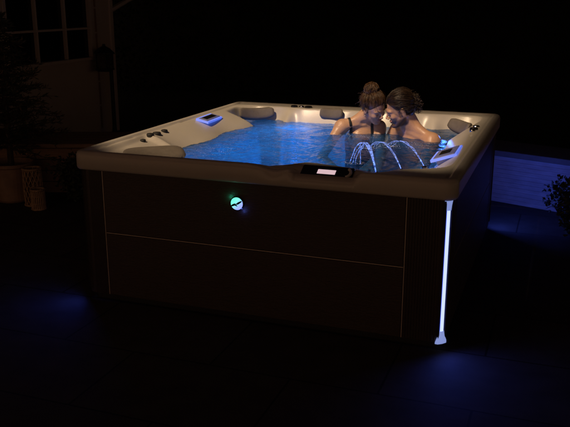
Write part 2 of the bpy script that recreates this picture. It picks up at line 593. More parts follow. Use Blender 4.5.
def shell_z(x, y):
    dO = sd_rrect(x, y, HWX, HWY, CR)
    dB = sd_poly(x, y, BAS)
    r = 0.028
    z = np.full(x.shape, ZR)
    z = z - np.where(dO < r, r - np.sqrt(np.maximum(r * r - (r - np.clip(dO, 0, r)) ** 2, 0)), 0)
    # slight step on the deck (raised outer bead)
    z = z - 0.010 * sstep(0.045, 0.065, dO) - 0.007 * np.exp(-((dO - 0.064) / 0.006) ** 2) * (dB < 0.0)
    # left arm-rest slope is wide, elsewhere the wall is short
    wl_ = sstep(-0.45, -0.85, x) * (1 - sstep(0.70, 0.78, y))
    # corner recesses (head rests)
    wr_ = sstep(0.62, 0.86, x) * sstep(-0.86, -0.70, y) * (1 - sstep(0.80, 0.95, y))
    rec = np.zeros(x.shape)
    for (cx, cy, rad) in ((-0.84, 0.95, 0.25), (0.86, 0.82, 0.27)):
        rec = np.maximum(rec, 1 - sstep(rad * 0.75, rad, np.sqrt((x - cx) ** 2 + (y - cy) ** 2)))
    w1 = 0.07 + 0.235 * wl_ + 0.115 * wr_
    w1 = w1 + sstep(0.75, 0.85, y) * (0.10 * np.exp(-((x + 0.58) / 0.045) ** 2) + 0.07 * np.exp(-((x - 0.02) / 0.05) ** 2) + 0.08 * np.exp(-((x - 0.66) / 0.05) ** 2))
    w1 = w1 + 0.03 * wl_ * np.cos(y * 9.0)
    pw = 1.15 + 0.25 * wl_
    t1 = np.clip((dB + 0.012) / w1, 0, 1)
    z = z - (0.955 - 0.825) * (t1 ** pw) - 0.004 * sstep(-0.02, 0.0, dB)
    z = z - 0.028 * rec * sstep(-0.01, 0.05, dB) * (1 - t1 ** 2)
    # back wall facets between the seats
    d2 = dB - w1
    seat = 0.30
    z = z - (0.825 - seat) * sstep(0, 0.14, d2)
    z = z - 0.22 * sstep(0.52, 0.66, dB)
    fl = sstep(-0.50, -0.53, y) * sstep(-0.3, -0.6, x) * sstep(-0.005, 0.04, dB)
    z = z - 0.022 * fl - 0.014 * fl * np.exp(-((((x + 0.80) / 0.20) ** 2 + ((y + 0.84) / 0.20) ** 2) ** 3))
    z = z + 0.014 * wl_ * sstep(-0.53, -0.50, y) * np.exp(-((y + 0.50) / 0.05) ** 2) * sstep(0.02, 0.10, dB)
    # control panel bevel on the front
    cz = 0.905 + (y + 1.258) * 0.5
    m = sstep(0.24, 0.29, x) * (1 - sstep(0.60, 0.65, x))
    z = np.where(dO > 0.002, z + (np.minimum(z, cz) - z) * m, z)
    # shallow sculpted dip left of it
    m2 = np.exp(-(((x - 0.16) / 0.09) ** 2 + ((y + 1.235) / 0.035) ** 2))
    z = z - 0.022 * m2
    return z


out = rrect(HWX, HWY, CR, 110, 14)
N = len(out)
ks = np.concatenate([1 - np.linspace(0, 0.03, 9) ** 1.0, 1 - np.linspace(0.035, 0.45, 75), np.linspace(0.54, 0.02, 34)])
X = np.outer(ks, out[:, 0]); Y = np.outer(ks, out[:, 1])
Z = shell_z(X, Y)
Z[0] = ZR - 0.028
vs = []; fs = []
# skirt: outer face under the bead
inner = rrect(HWX - 0.028, HWY - 0.028, CR - 0.028, 110, 14)
inner2 = rrect(HWX - 0.034, HWY - 0.034, CR - 0.034, 110, 14)
o4 = rrect(HWX - 0.004, HWY - 0.004, CR - 0.004, 110, 14)
o5 = rrect(HWX - 0.010, HWY - 0.010, CR - 0.010, 110, 14)
rings = [(inner2, 0.862), (inner, 0.853), (o5, 0.853), (o4, 0.858), (out, 0.868)]
# notch the top of the face in front of the control panel
for P, z in rings:
    for (x, y) in P: vs.append((x, y, z))
for i in range(len(ks)):
    for j in range(N): vs.append((X[i, j], Y[i, j], Z[i, j]))
R_ = len(rings) + len(ks)
for i in range(R_ - 1):
    for j in range(N):
        a, b = i * N + j, i * N + (j + 1) % N
        fs.append((a, b, b + N, a + N))
vs.append((0, 0, float(shell_z(np.array([0.0]), np.array([0.0]))[0])))
c = len(vs) - 1
for j in range(N): fs.append(((R_ - 1) * N + j, (R_ - 1) * N + (j + 1) % N, c))
MB().add(vs, fs).build('shell', M_ACR, TUB, smooth=True)

# cabinet -------------------------------------------------------------
CX, CY = HWX - 0.03, HWY - 0.03
Z0, Z1 = 0.05, 0.851
rr('base', -CX + 0.04, CX - 0.04, -CY + 0.04, CY - 0.04, 0.0, 0.052, M_BASE, TUB, 0.005)
rr('inner_frame', -CX + 0.03, CX - 0.03, -CY + 0.03, CY - 0.03, 0.053, 0.07, M_BASE, TUB, 0.0)
g = MB()
for (x0, x1, y0, y1) in ((-CX + 0.03, CX - 0.03, -CY + 0.03, -CY + 0.04), (-CX + 0.03, CX - 0.03, CY - 0.04, CY - 0.03), (-CX + 0.03, -CX + 0.04, -CY + 0.04, CY - 0.04), (CX - 0.04, CX - 0.03, -CY + 0.04, CY - 0.04)):
    g.box(x0, x1, y0, y1, 0.07, Z1)
g.build('backing', M_BASE, TUB)
CW, CWL = 0.232, 0.158
ZM = 0.457


def cab_side(L, M, ca, cb):
    """two panels and the light seam between the corner posts; local x along side, y=0 outer face (-y out)"""
    wa, wb = -(L - ca), L - cb
    for (a, b) in ((ZM + 0.006, Z1 - 0.001), (Z0, ZM - 0.006)):
        MB().box(wa + 0.004, wb - 0.004, 0.0, 0.028, a, b, M=M).build('cabinet_panel', M_PANEL, TUB, bevel=0.003)
    for q in ((wa + 0.004, wb - 0.004, 0.003, 0.02, ZM - 0.0028, ZM + 0.0028), (wb - 0.0015, wb + 0.0035, 0.0015, 0.02, Z0, Z1 - 0.002), (wa - 0.0035, wa + 0.0015, 0.0015, 0.02, Z0, Z1 - 0.002)):
        MB().box(*q, M=M).build('seam_trim', M_TRIM, TUB)


for (L, off, ang, ca, cb) in ((CX, CY, 0, CWL, CW), (CY, CX, PI / 2, CW, CW), (CX, CY, PI, CW, CW), (CY, CX, -PI / 2, CW, CWL)):
    M = Matrix.Rotation(ang, 4, 'Z') @ Matrix.Translation((0, -off, 0))
    cab_side(L, M, ca, cb)


def corner(ang, cx, cy, CW, LED_WASH, LED_FOOT):
    """ribbed corner post with the LED strip; local frame: corner at +x,-y"""
    P = []
    r = 0.055
    w = CW - 0.006
    n = 22
    for k in range(n * 4 + 1):
        u = -w + (w - r - 0.004) * k / (n * 4)
        P.append((u, 0.0025 if (k % 8) in (0, 1) else 0.0))
    for k in range(1, 12):
        a = -PI / 2 + PI / 2 * k / 12
        P.append((-r + r * math.cos(a), r + r * math.sin(a)))
    for k in range(n * 4 + 1):
        u = r + 0.004 + (w - r - 0.004) * k / (n * 4)
        P.append((-(0.0025 if ((n * 4 - k) % 8) in (0, 1) else 0.0), u))
    back = [(-0.03, w), (-0.03, 0.03), (-w, 0.03)]
    M = Matrix.Translation((cx, cy, 0)) @ Matrix.Rotation(ang, 4, 'Z')
    prof = P + back
    m = len(prof)
    g = MB()
    vs = [M @ Vector((x, y, Z0)) for x, y in prof] + [M @ Vector((x, y, Z1 - 0.001)) for x, y in prof]
    fs = [(i, (i + 1) % m, m + (i + 1) % m, m + i) for i in range(m)]
    g.add(vs, fs)
    post = g.build('corner_post', M_PANELD, TUB)
    # strip on the diagonal
    dM = M @ Matrix.Translation((-r + r * 0.7071, r - r * 0.7071, 0)) @ Matrix.Rotation(PI / 4, 4, 'Z')
    full = (ang == 0)
    # local: -y outwards
    g = MB()
    pr_ = [(-0.015, 0.002), (-0.011, -0.006), (0, -0.009), (0.011, -0.006), (0.015, 0.002)]
    zs = [(0.115, 1.0), (0.80, 1.0)]
    vs = []; fs = []
    for z, s in zs:
        for (x, y) in pr_: vs.append(dM @ Vector((x * s, y + (0.001 if full else 0.011), z)))
    g.add(vs, [(i, i + 1, i + 6, i + 5) for i in (1, 2)], 0)
    n0 = len(g.v)
    g.add(vs, [(i, i + 1, i + 6, i + 5) for i in (0, 3)] + [(0, 5, 9, 4)], 1)
    st = g.build('light_strip', [M_LED, M_LEDE], TUB)
    for sx_ in (-1, 1):    # the slim dark lips of the channel
        MB().box(sx_ * 0.0205 - 0.0035, sx_ * 0.0205 + 0.0035, -0.0085, 0.012, 0.075, 0.845, M=dM).build('strip_lip', M_PANELD, post)
    for zs in ([(0.046, 2.55, 1.5), (0.056, 2.5, 1.6), (0.070, 2.1, 1.5), (0.088, 1.5, 1.25), (0.118, 1.02, 1.05)], [(0.795, 1.02, 1.05), (0.82, 1.25, 1.1), (0.848, 1.7, 1.2)]):
        if not full: break
        g = MB(); vs = []; fs = []
        for z, sc, q_ in zs:
            for (x, y) in pr_: vs.append(dM @ Vector((x * sc, y * q_ - 0.004, z)))
        for k in range(len(zs) - 1):
            for i in range(4): fs.append((k * 5 + i, k * 5 + i + 1, k * 5 + i + 6, k * 5 + i + 5))
        fs.append((4, 3, 2, 1, 0))
        g.add(vs, fs)
        g.build('strip_end', M_LEDCAP, TUB, smooth=True)
    # the lamps inside the strip: one washing outwards, one down on the paving
    for (kind_, h, en) in (('wash', 0.42, LED_WASH), ('foot', 0.10, LED_FOOT)):
        l = bpy.data.lights.new('strip_lamp', 'AREA')
        l.shape = 'RECTANGLE'
        l.color = (0.06, 0.12, 1.0)
        l.energy = en
        lo = bpy.data.objects.new('strip_lamp', l)
        COL.objects.link(lo)
        if kind_ == 'wash':
            l.size, l.size_y = 0.015, 0.6
            d = (dM.to_3x3() @ Vector((0, -1, 0.0))).normalized()
            lo.location = dM @ Vector((0, -0.014, h))
            q = d.to_track_quat('-Z', 'Y')
        else:
            l.size, l.size_y = 0.04, 0.02
            d = (dM.to_3x3() @ Vector((0, -1.0, -0.36))).normalized()
            lo.location = dM @ Vector((0, -0.035, 0.13))
            l.spread = math.radians(140)
            q = d.to_track_quat('-Z', 'Y')
        lo.rotation_euler = q.to_euler()
        lo.parent = TUB


LED = {(1, 1): (3.3, 0.20), (1, -1): (0.8, 0.17), (-1, -1): (0.6, 0.14), (-1, 1): (0.2, 0.03)}
for ang, sx, sy in ((0, 1, -1), (PI / 2, 1, 1), (PI, -1, 1), (-PI / 2, -1, -1)):
    corner(ang, sx * CX, sy * CY, CWL if (sx, sy) == (-1, -1) else CW, *LED[(sx, sy)])

# badge ---------------------------------------------------------------
bx, bz, by = -0.075, 0.728, -CY
me = MB()
Mb = Matrix.Rotation(PI / 2, 4, 'X')
badge = MB().lathe([(0.043, 0.0), (0.043, 0.008), (0.039, 0.011), (0.036, 0.011)], 40, M=Mb).build('logo_badge', M_GLOSSBLK, TUB)
badge.location = (bx, by, bz)
d = MB().lathe([(0.0365, 0.0), (0.0365, 0.0125), (0.030, 0.0155), (0.001, 0.0165)], 40, M=Mb).build('emblem', M_BADGE, badge, smooth=True)
# dark two-stroke wave through the disc
g = MB()
def ribbon(pts, w, y):
    vs = []; fs = []
    for i, (x, z) in enumerate(pts):
        a = pts[max(i - 1, 0)]; b = pts[min(i + 1, len(pts) - 1)]
        dx, dz = b[0] - a[0], b[1] - a[1]
        L = math.hypot(dx, dz) or 1
        ww = w[i] if isinstance(w, list) else w
        nx, nz = -dz / L * ww, dx / L * ww
        vs += [(x + nx, y, z + nz), (x - nx, y, z - nz), (x + nx, y + 0.003, z + nz), (x - nx, y + 0.003, z - nz)]
    for i in range(len(pts) - 1):
        k = i * 4
        fs += [(k, k + 4, k + 5, k + 1), (k, k + 2, k + 6, k + 4), (k + 1, k + 5, k + 7, k + 3)]
    g.add(vs, fs)
ribbon([(-0.033, -0.016), (-0.022, -0.009), (-0.010, -0.004), (-0.002, -0.009), (0.006, -0.014)], [0.003, 0.006, 0.0065, 0.004, 0.001], -0.0185)
ribbon([(-0.004, 0.000), (0.003, -0.001), (0.011, 0.004), (0.022, 0.011), (0.033, 0.018)], [0.001, 0.004, 0.006, 0.005, 0.003], -0.0185)
g.build('emblem_mark', M_GLOSSBLK, badge)
for (dx, dz, colr) in ((-0.046, 0.03, (0.05, 1, 0.55)), (0.035, -0.045, (0.12, 0.2, 1.0))):
    l = bpy.data.lights.new('badge_lamp', 'POINT')
    l.color = colr; l.energy = 0.016; l.shadow_soft_size = 0.004
    lo = bpy.data.objects.new('badge_lamp', l); COL.objects.link(lo)
    lo.parent = badge; lo.location = (dx, -0.018, dz)

# control panel -------------------------------------------------------
Mc = Matrix.Translation((0.445, -1.198, 0.934)) @ Matrix.Rotation(math.radians(27), 4, 'X')
ctrl = MB().box(-0.148, 0.148, -0.052, 0.054, -0.012, 0.012, M=Mc).build('control_panel', M_GLOSSBLK, TUB, bevel=0.009, seg=3)
MB().box(-0.052, 0.050, -0.018, 0.018, 0.010, 0.0135, M=Mc).build('screen', M_SCREEN, ctrl, bevel=0.001)
g = MB()
g.tube([Mc @ Vector((0.105 + 0.030 * math.sin(a), -0.002 - 0.036 * math.cos(a), 0.016)) for a in np.linspace(0.35, 2.7, 10)], 0.008, 8)
g.build('knob', M_SATIN, ctrl, smooth=True)

# pillows -------------------------------------------------------------
def pillow(loc, face, w, h, tilt, bend=0.35):
    """curved cushion; face = azimuth it looks towards"""
    g = MB(); nu, nv = 26, 14
    vs = []; fs = []
    for side in (1, -1):
        for j in range(nv + 1):
            for i in range(nu + 1):
                u = -1 + 2 * i / nu; v = -1 + 2 * j / nv
                e = (abs(u) ** 3.5 + abs(v) ** 3.5)
                th = 0.030 * max(0, 1 - min(1, e)) ** 0.4
                k = 1 / max(1, e ** (1 / 3.5)) if e > 1 else 1
                uu, vv = u * k, v * k
                x = uu * w / 2
                vs.append(Vector((x, -side * th - bend * uu * uu * w * 0.5 + bend * 0.7 * w * 0.3, vv * h / 2)))
    A = (nu + 1) * (nv + 1)
    for s in (0, 1):
        for j in range(nv):
            for i in range(nu):
                a = s * A + j * (nu + 1) + i
                q = (a, a + 1, a + nu + 2, a + nu + 1)
                fs.append(q if s == 0 else q[::-1])
    M = Matrix.Translation(loc) @ Matrix.Rotation(face + PI / 2, 4, 'Z') @ Matrix.Rotation(tilt, 4, 'X')
    g.add([M @ v for v in vs], fs)
    return g.build('headrest_pillow', M_PILLOW, TUB, smooth=True)


pillow((-0.86, 0.98, 0.905), math.radians(-55), 0.31, 0.11, math.radians(-25))
pillow((-0.83, -0.83, 0.884), math.radians(-52), 0.40, 0.21, math.radians(-76), 0.04)
pillow((0.90, 0.82, 0.908), math.radians(-145), 0.31, 0.11, math.radians(-30))
pillow((-0.20, 1.045, 0.925), math.radians(-90), 0.20, 0.10, math.radians(-24))

# rim controls (diverter caps and air knobs) --------------------------
def cap(x, y, z, r, m):
    return MB().lathe([(r, -0.01), (r, 0.008), (r * 0.85, 0.014), (r * 0.3, 0.017)], 20, (x, y, z)).build('diverter_knob', m, TUB, smooth=False)


for (x, y, r, m) in ((-0.56, 1.12, 0.030, M_GLOSSBLK), (-0.49, 1.11, 0.022, M_CHROME), (-0.43, 1.115, 0.034, M_GLOSSBLK),
                     (-1.045, -0.60, 0.020, M_BASE), (-1.05, -0.49, 0.026, M_BASE), (-1.05, -0.40, 0.030, M_BASE), (-1.05, -0.29, 0.024, M_BASE),
                     (-0.99, -1.115, 0.024, M_CHROME), (-0.90, -1.12, 0.018, M_CHROME), (1.035, 0.44, 0.030, M_GLOSSBLK), (1.04, 0.54, 0.026, M_CHROME), (1.035, 0.35, 0.020, M_CHROME)):
    zz = float(shell_z(np.array([x]), np.array([y]))[0])
    cap(x, y, zz, r, m)


# backlit waterfall fixtures ------------------------------------------
def fixture(M, L, W_, wn=0.22):
    g = MB()
    t_ = 0.022
    for (a, b, c_, d_) in ((-L / 2, L / 2, -W_ / 2, -W_ / 2 + t_), (-L / 2, L / 2, W_ / 2 - t_, W_ / 2), (-L / 2, -L / 2 + t_, -W_ / 2 + t_, W_ / 2 - t_), (L / 2 - t_, L / 2, -W_ / 2 + t_, W_ / 2 - t_)):
        g.box(a, b, c_, d_, -0.012, 0.004, M=M)
    f = g.build('backlit_fixture', M_LEDFIX, TUB)
    MB().box(-L / 2 + 0.010, L / 2 - 0.010, -W_ / 2 + 0.014, W_ / 2 - 0.016, -0.010, 0.009, M=M).build('cover', M_ACR2, f, bevel=0.005)
    MB().box(-L * wn, L * wn, -W_ * 0.20, W_ * 0.24, 0.004, 0.0115, M=M).build('window', M_GLOSSBLK, f, bevel=0.002)
    return f


Mf = Matrix.Translation((-1.005, 0.36, 0.944)) @ Matrix.Rotation(math.radians(93), 4, 'Z') @ Matrix.Rotation(math.radians(13), 4, 'X')
fixture(Mf, 0.29, 0.105, 0.34)
Mf = Matrix.Translation((0.962, -0.34, 0.924)) @ Matrix.Rotation(math.radians(91), 4, 'Z') @ Matrix.Rotation(math.radians(-19), 4, 'X')
fixture(Mf, 0.30, 0.165)
MB().box(-0.12, 0.12, -0.06, 0.055, -0.045, -0.011, M=Mf).build('fixture_body', M_ACR, TUB, bevel=0.008)


def point(name, loc, colr, en, r, parent):
    l = bpy.data.lights.new(name, 'POINT')
    l.color = colr; l.energy = en; l.shadow_soft_size = r
    lo = bpy.data.objects.new(name, l); COL.objects.link(lo)
    lo.parent = parent; lo.location = loc
    return lo


# underwater lamps: lens on the wall + its light
UW = [(-0.50, 0.55, 0.50, 4.0), (-0.22, 0.0, 0.40, 5.5), (-0.45, -0.50, 0.5, 2.6), (0.74, 0.10, 0.66, 0.7), (-0.42, 0.72, 0.74, 1.6)]
for (x, y, z, en) in UW:
    point('pool_lamp_light', (x, y, z), (0.015, 0.32, 1.0), en * 0.98, 0.03, TUB)
    MB().lathe([(0.035, 0), (0.035, 0.01), (0.02, 0.02), (0.001, 0.022)], 16, (x, y, float(shell_z(np.array([x]), np.array([y]))[0]))).build('pool_lamp', M_LENS, TUB, smooth=True)
point('fixture_light', (0.84, -0.40, 0.885), (0.06, 0.24, 1.0), 0.45, 0.02, TUB)
point('fixture_light', (0.80, 0.62, 0.875), (0.05, 0.2, 1.0), 0.4, 0.02, TUB)

# ================================================================== water
NX, NY = 250, 270
xs = np.linspace(-1.12, 1.1, NX); ys = np.linspace(-1.22, 1.16, NY)
GX, GY = np.meshgrid(xs, ys)
DB = sd_poly(GX, GY, BAS)
SZ = shell_z(GX, GY)


def wz(x, y):
    z = 0.0
    a = noise.noise(Vector((x * 3.2, y * 3.2, 0.3)))
    z += 0.006 * a
    z += 0.0036 * noise.noise(Vector((x * 9 + a, y * 9, 1.7)))
    z += 0.0024 * noise.noise(Vector((x * 21 + 2 * a, y * 21, 4.1)))
    z += 0.0016 * noise.noise(Vector((x * 48, y * 48, 8.1)))
    for (cx, cy, A, k) in ((0.40, -0.47, 0.006, 95), (0.365, 0.10, 0.004, 90), (0.47, 0.20, 0.004, 90), (-0.55, -0.35, 0.005, 70), (0.0, 0.58, 0.004, 55), (0.73, 0.48, 0.004, 55)):
        r = math.hypot(x - cx, y - cy)
        z += A * math.cos(r * k) * math.exp(-r * 6)
    return z


idx = -np.ones(GX.shape, int); vs = []
for j in range(NY):
    for i in range(NX):
        if DB[j, i] > -0.01 and SZ[j, i] < ZW + 0.012:
            idx[j, i] = len(vs)
            vs.append((xs[i], ys[j], ZW + wz(xs[i], ys[j])))
fs = []
for j in range(NY - 1):
    for i in range(NX - 1):
        q = (idx[j, i], idx[j, i + 1], idx[j + 1, i + 1], idx[j + 1, i])
        if min(q) >= 0: fs.append(tuple(int(k) for k in q))
tag(MB().add(vs, fs).build('water', M_WATER, smooth=True), kind='structure')

# froth: tiny bubbles where people and jets break the surface
M_FOAM = mat('foam', (0.7, 0.75, 0.8), 0.4)
g = MB()
rnd = random.Random(3)
def froth(cx, cy, sx, sy, n, r0=0.0008, r1=0.0022):
    for _ in range(n):
        x = cx + rnd.gauss(0, sx); y = cy + rnd.gauss(0, sy)
        r = rnd.uniform(r0, r1)
        z = ZW + wz(x, y) + r * 0.3
        vs = [(x + r, y, z), (x, y + r, z), (x - r, y, z), (x, y - r, z), (x, y, z + r), (x, y, z - r)]
        g.add(vs, [(0, 1, 4), (1, 2, 4), (2, 3, 4), (3, 0, 4), (1, 0, 5), (2, 1, 5), (3, 2, 5), (0, 3, 5)])
froth(0.40, -0.47, 0.035, 0.035, 70); froth(0.365, 0.10, 0.04, 0.04, 130); froth(0.47, 0.20, 0.05, 0.04, 130)
froth(0.15, 0.50, 0.16, 0.05, 200, 0.0006, 0.0018); froth(0.55, 0.30, 0.14, 0.05, 140, 0.0006, 0.0018)
froth(-0.35, 0.2, 0.35, 0.35, 350, 0.0005, 0.0014); froth(-0.6, -0.4, 0.10, 0.15, 120, 0.0006, 0.002)
tag(g.build('froth', M_FOAM), 'tiny white bubbles scattered on the blue tub water', 'foam', kind='stuff')

# ------------------------------------------------------------------ arcing jets
jets = [((0.700, -1.125, 0.945), (0.385, -0.47, ZW), 1.042, 'thick blue lit water jet arcing furthest left from the tub rim'),
        ((0.815, -1.010, 0.945), (0.365, 0.10, ZW), 0.982, 'middle arcing water jet between the other two on the tub rim'),
        ((0.920, -0.890, 0.945), (0.470, 0.20, ZW), 0.976, 'rightmost thin water jet arcing from the tub rim')]
for ji, (a, b, pk, lab) in enumerate(jets):
    g = MB()
    a_, b_ = Vector(a), Vector(b)
    for s in range(4 if ji == 0 else 3):
        pts = []; rs = []
        for k in range(41):
            u = k / 40
            p = a_.lerp(b_, u)
            h = 4 * u * (1 - u)
            za = a_.z + (b_.z - a_.z) * u
            p.z = za + (pk - (a_.z + b_.z) / 2) * h
            o = 0.0035 * (s + 1) * u
            p += Vector((noise.noise(Vector((u * 6, s * 5.1, ji))) * 2 * o + (s - 0.5) * 0.010 * u * 2, noise.noise(Vector((u * 7, s * 3.3, 9 + ji))) * o, noise.noise(Vector((u * 9, s, 3 + ji))) * o))
            pts.append(p)
            rs.append((0.0026 if ji == 0 else 0.0017) * (1 + 0.35 * noise.noise(Vector((u * 30, s * 2, ji)))) * (0.8 if s else 1))
        g.tube(pts, rs, 8)
    for _ in range(16):
        u = rnd.random(); p = a_.lerp(b_, u)
        p.z = a_.z + (b_.z - a_.z) * u + (pk - (a_.z + b_.z) / 2) * 4 * u * (1 - u)
        p += Vector((rnd.gauss(0, 0.008), rnd.gauss(0, 0.008), rnd.gauss(0, 0.008)))
        r = rnd.uniform(0.0007, 0.0016)
        g.lathe([(r * 0.3, -r), (r, 0), (r * 0.3, r)], 5, p)
    tag(g.build('water_jet', M_JET, smooth=True), lab, 'water jet', 'water jets arcing from the tub rim')
    MB().lathe([(0.016, -0.01), (0.016, 0.004), (0.010, 0.008), (0.004, 0.008)], 16, a_ - Vector((0, 0, 0.004))).build('jet_nozzle', M_CHROME, TUB)

# ================================================================== people: signed distance fields meshed with surface nets
class SDF:
    def __init__(s, lo, hi, h):
        s.h = h
        s.lo = np.array(lo, float)
        n = np.ceil((np.array(hi) - s.lo) / h).astype(int) + 1
        s.n = n
        s.D = np.full(tuple(n), 0.2, np.float32)
        s.ax = [s.lo[i] + h * np.arange(n[i]) for i in range(3)]

    def _sub(s, lo, hi, m):
        i0 = np.clip(np.floor((np.array(lo) - m - s.lo) / s.h).astype(int), 0, s.n - 1)
        i1 = np.clip(np.ceil((np.array(hi) + m - s.lo) / s.h).astype(int) + 1, 1, s.n)
        sl_ = tuple(slice(a, b) for a, b in zip(i0, i1))
        x, y, z = np.meshgrid(*[s.ax[i][sl_[i]] for i in range(3)], indexing='ij')
        return sl_, np.stack([x, y, z], -1)

    def _mix(s, sl_, d, k, cut):
        a = s.D[sl_]
        if cut:
            d = -d
            h_ = np.maximum(k - np.abs(a - d), 0) / k
            s.D[sl_] = np.maximum(a, d) + h_ * h_ * k * 0.25
        else:
            h_ = np.maximum(k - np.abs(a - d), 0) / k
            s.D[sl_] = np.minimum(a, d) - h_ * h_ * k * 0.25

    def cap(s, a, b, ra, rb, k=0.02, cut=False):
        a = np.array(a, float); b = np.array(b, float)
        R = max(ra, rb)
        sl_, P = s._sub(np.minimum(a, b) - R, np.maximum(a, b) + R, 0.05 + k)
        ba = b - a
        t_ = np.clip(((P - a) @ ba) / max(ba @ ba, 1e-9), 0, 1)
        d = np.linalg.norm(P - a - t_[..., None] * ba, axis=-1) - (ra + (rb - ra) * t_)
        s._mix(sl_, d, k, cut)

    def ell(s, c, r, M=None, k=0.02, cut=False):
        c = np.array(c, float); r = np.array(r, float)
        R = r.max()
        sl_, P = s._sub(c - R, c + R, 0.05 + k)
        q = P - c
        if M is not None: q = q @ np.array(M)     # columns = axes
        k0 = np.linalg.norm(q / r, axis=-1); k1 = np.linalg.norm(q / (r * r), axis=-1)
        d = k0 * (k0 - 1) / np.maximum(k1, 1e-6)
        s._mix(sl_, d, k, cut)

    def mesh(s):
        D = s.D
        nx, ny, nz = D.shape
        c = [D[i:nx - 1 + i, j:ny - 1 + j, k:nz - 1 + k] for i in (0, 1) for j in (0, 1) for k in (0, 1)]
        sg = [q < 0 for q in c]
        allin = np.logical_and.reduce(sg); anyin = np.logical_or.reduce(sg)
        cell = anyin & ~allin
        ids = -np.ones(cell.shape, np.int64)
        ci = np.argwhere(cell)
        ids[cell] = np.arange(len(ci))
        vals = np.stack([q[cell] for q in c], -1).astype(float)
        off = np.array([(i, j, k) for i in (0, 1) for j in (0, 1) for k in (0, 1)], float)
        acc = np.zeros((len(ci), 3)); cnt = np.zeros(len(ci))
        for a in range(8):
            for b in range(a + 1, 8):
                if np.abs(off[a] - off[b]).sum() != 1: continue
                va, vb = vals[:, a], vals[:, b]
                m = (va < 0) != (vb < 0)
                t_ = np.where(m, va / np.where(m, va - vb, 1), 0)
                acc += m[:, None] * (off[a] + (off[b] - off[a]) * t_[:, None]); cnt += m
        V = (ci + acc / cnt[:, None]) * s.h + s.lo
        F = []
        S_ = D < 0
        for ax in range(3):
            o1, o2 = [(1, 2), (2, 0), (0, 1)][ax]
            sl0 = [slice(None)] * 3; sl1 = [slice(None)] * 3
            sl0[ax] = slice(0, -1); sl1[ax] = slice(1, None)
            A = S_[tuple(sl0)]; B = S_[tuple(sl1)]
            e = np.argwhere(A != B)
            ok = (e[:, o1] > 0) & (e[:, o2] > 0) & (e[:, o1] < ids.shape[o1]) & (e[:, o2] < ids.shape[o2])
            e = e[ok]
            fl = A[tuple(e.T)]
            u = np.zeros(3, int); u[o1] = 1
            w = np.zeros(3, int); w[o2] = 1
            q = np.stack([ids[tuple((e - u - w).T)], ids[tuple((e - w).T)], ids[tuple(e.T)], ids[tuple((e - u).T)]], -1)
            q[~fl] = q[~fl][:, ::-1]
            F.append(q)
        F = np.concatenate(F)
        F = F[(F >= 0).all(1)]
        return V, F


def v3(*a): return np.array(a, float)
def unit(a): return a / np.linalg.norm(a)


def frame(fwd, up):
    f = unit(np.array(fwd, float)); u = np.array(up, float); u = unit(u - f * (u @ f)); s = np.cross(u, f)   # s = left
    return np.stack([f, s, u], 1)


def head_frame(f_az, pitch, roll):
    """azimuth of the gaze, pitch down, roll"""
    f = v3(math.cos(f_az) * math.cos(pitch), math.sin(f_az) * math.cos(pitch), -math.sin(pitch))
    B = frame(f, (0, 0, 1))
    s, u = B[:, 1], B[:, 2]
    u2 = u * math.cos(roll) + s * math.sin(roll)
    return frame(f, u2)


def head_sdf(sd, C, B, k=1.0, male=False):
    L = lambda f, s, u: C + k * (B @ v3(f, s, u))
    E = lambda c, r, kk=0.015, cut=False: sd.ell(L(*c), np.array(r) * k, B, kk, cut)
    P = lambda a, b, ra, rb, kk=0.012, cut=False: sd.cap(L(*a), L(*b), ra * k, rb * k, kk, cut)
    E((-0.018, 0, 0.032), (0.096, 0.074, 0.084), 0.02)
    E((0.022, 0, -0.028), (0.062, 0.060, 0.080), 0.03)
    jw = 1.16 if male else 0.94
    for s in (1, -1):
        P((-0.012, s * 0.054 * jw, -0.045), (0.052, s * 0.020 * jw, -0.098), 0.020, 0.017, 0.02)
        E((0.058, s * 0.040, -0.030), (0.020, 0.018, 0.017), 0.02)
        P((0.078, s * 0.014, 0.014), (0.068, s * 0.044, 0.012), 0.009, 0.008, 0.014)
        E((0.092, s * 0.031, -0.006), (0.013, 0.016, 0.012), 0.012, True)
        E((0.066, s * 0.031, -0.007), (0.014, 0.015, 0.012), 0.004)
        E((-0.008, s * 0.078, -0.012), (0.019, 0.009, 0.032), 0.006)
        E((0.000, s * 0.088, -0.010), (0.009, 0.006, 0.018), 0.004, True)
        E((0.094, s * 0.011, -0.038), (0.009, 0.007, 0.007), 0.006)
    P((0.076, 0, 0.012), (0.104, 0, -0.029), 0.0070, 0.0075, 0.012)
    E((0.103, 0, -0.032), (0.009, 0.008, 0.0075), 0.006)
    E((0.062 + (0.004 if male else 0), 0, -0.101), (0.021 * jw, 0.024 * jw, 0.018), 0.016)
    if male: P((0.080, 0.034, 0.018), (0.080, -0.034, 0.018), 0.009, 0.009, 0.014)
    E((0.083, 0, -0.061), (0.009, 0.024, 0.006), 0.006)
    E((0.081, 0, -0.072), (0.009, 0.020, 0.007), 0.006)
    P((0.093, 0.024, -0.0665), (0.093, -0.024, -0.0665), 0.0022, 0.0022, 0.003, True)
    return L


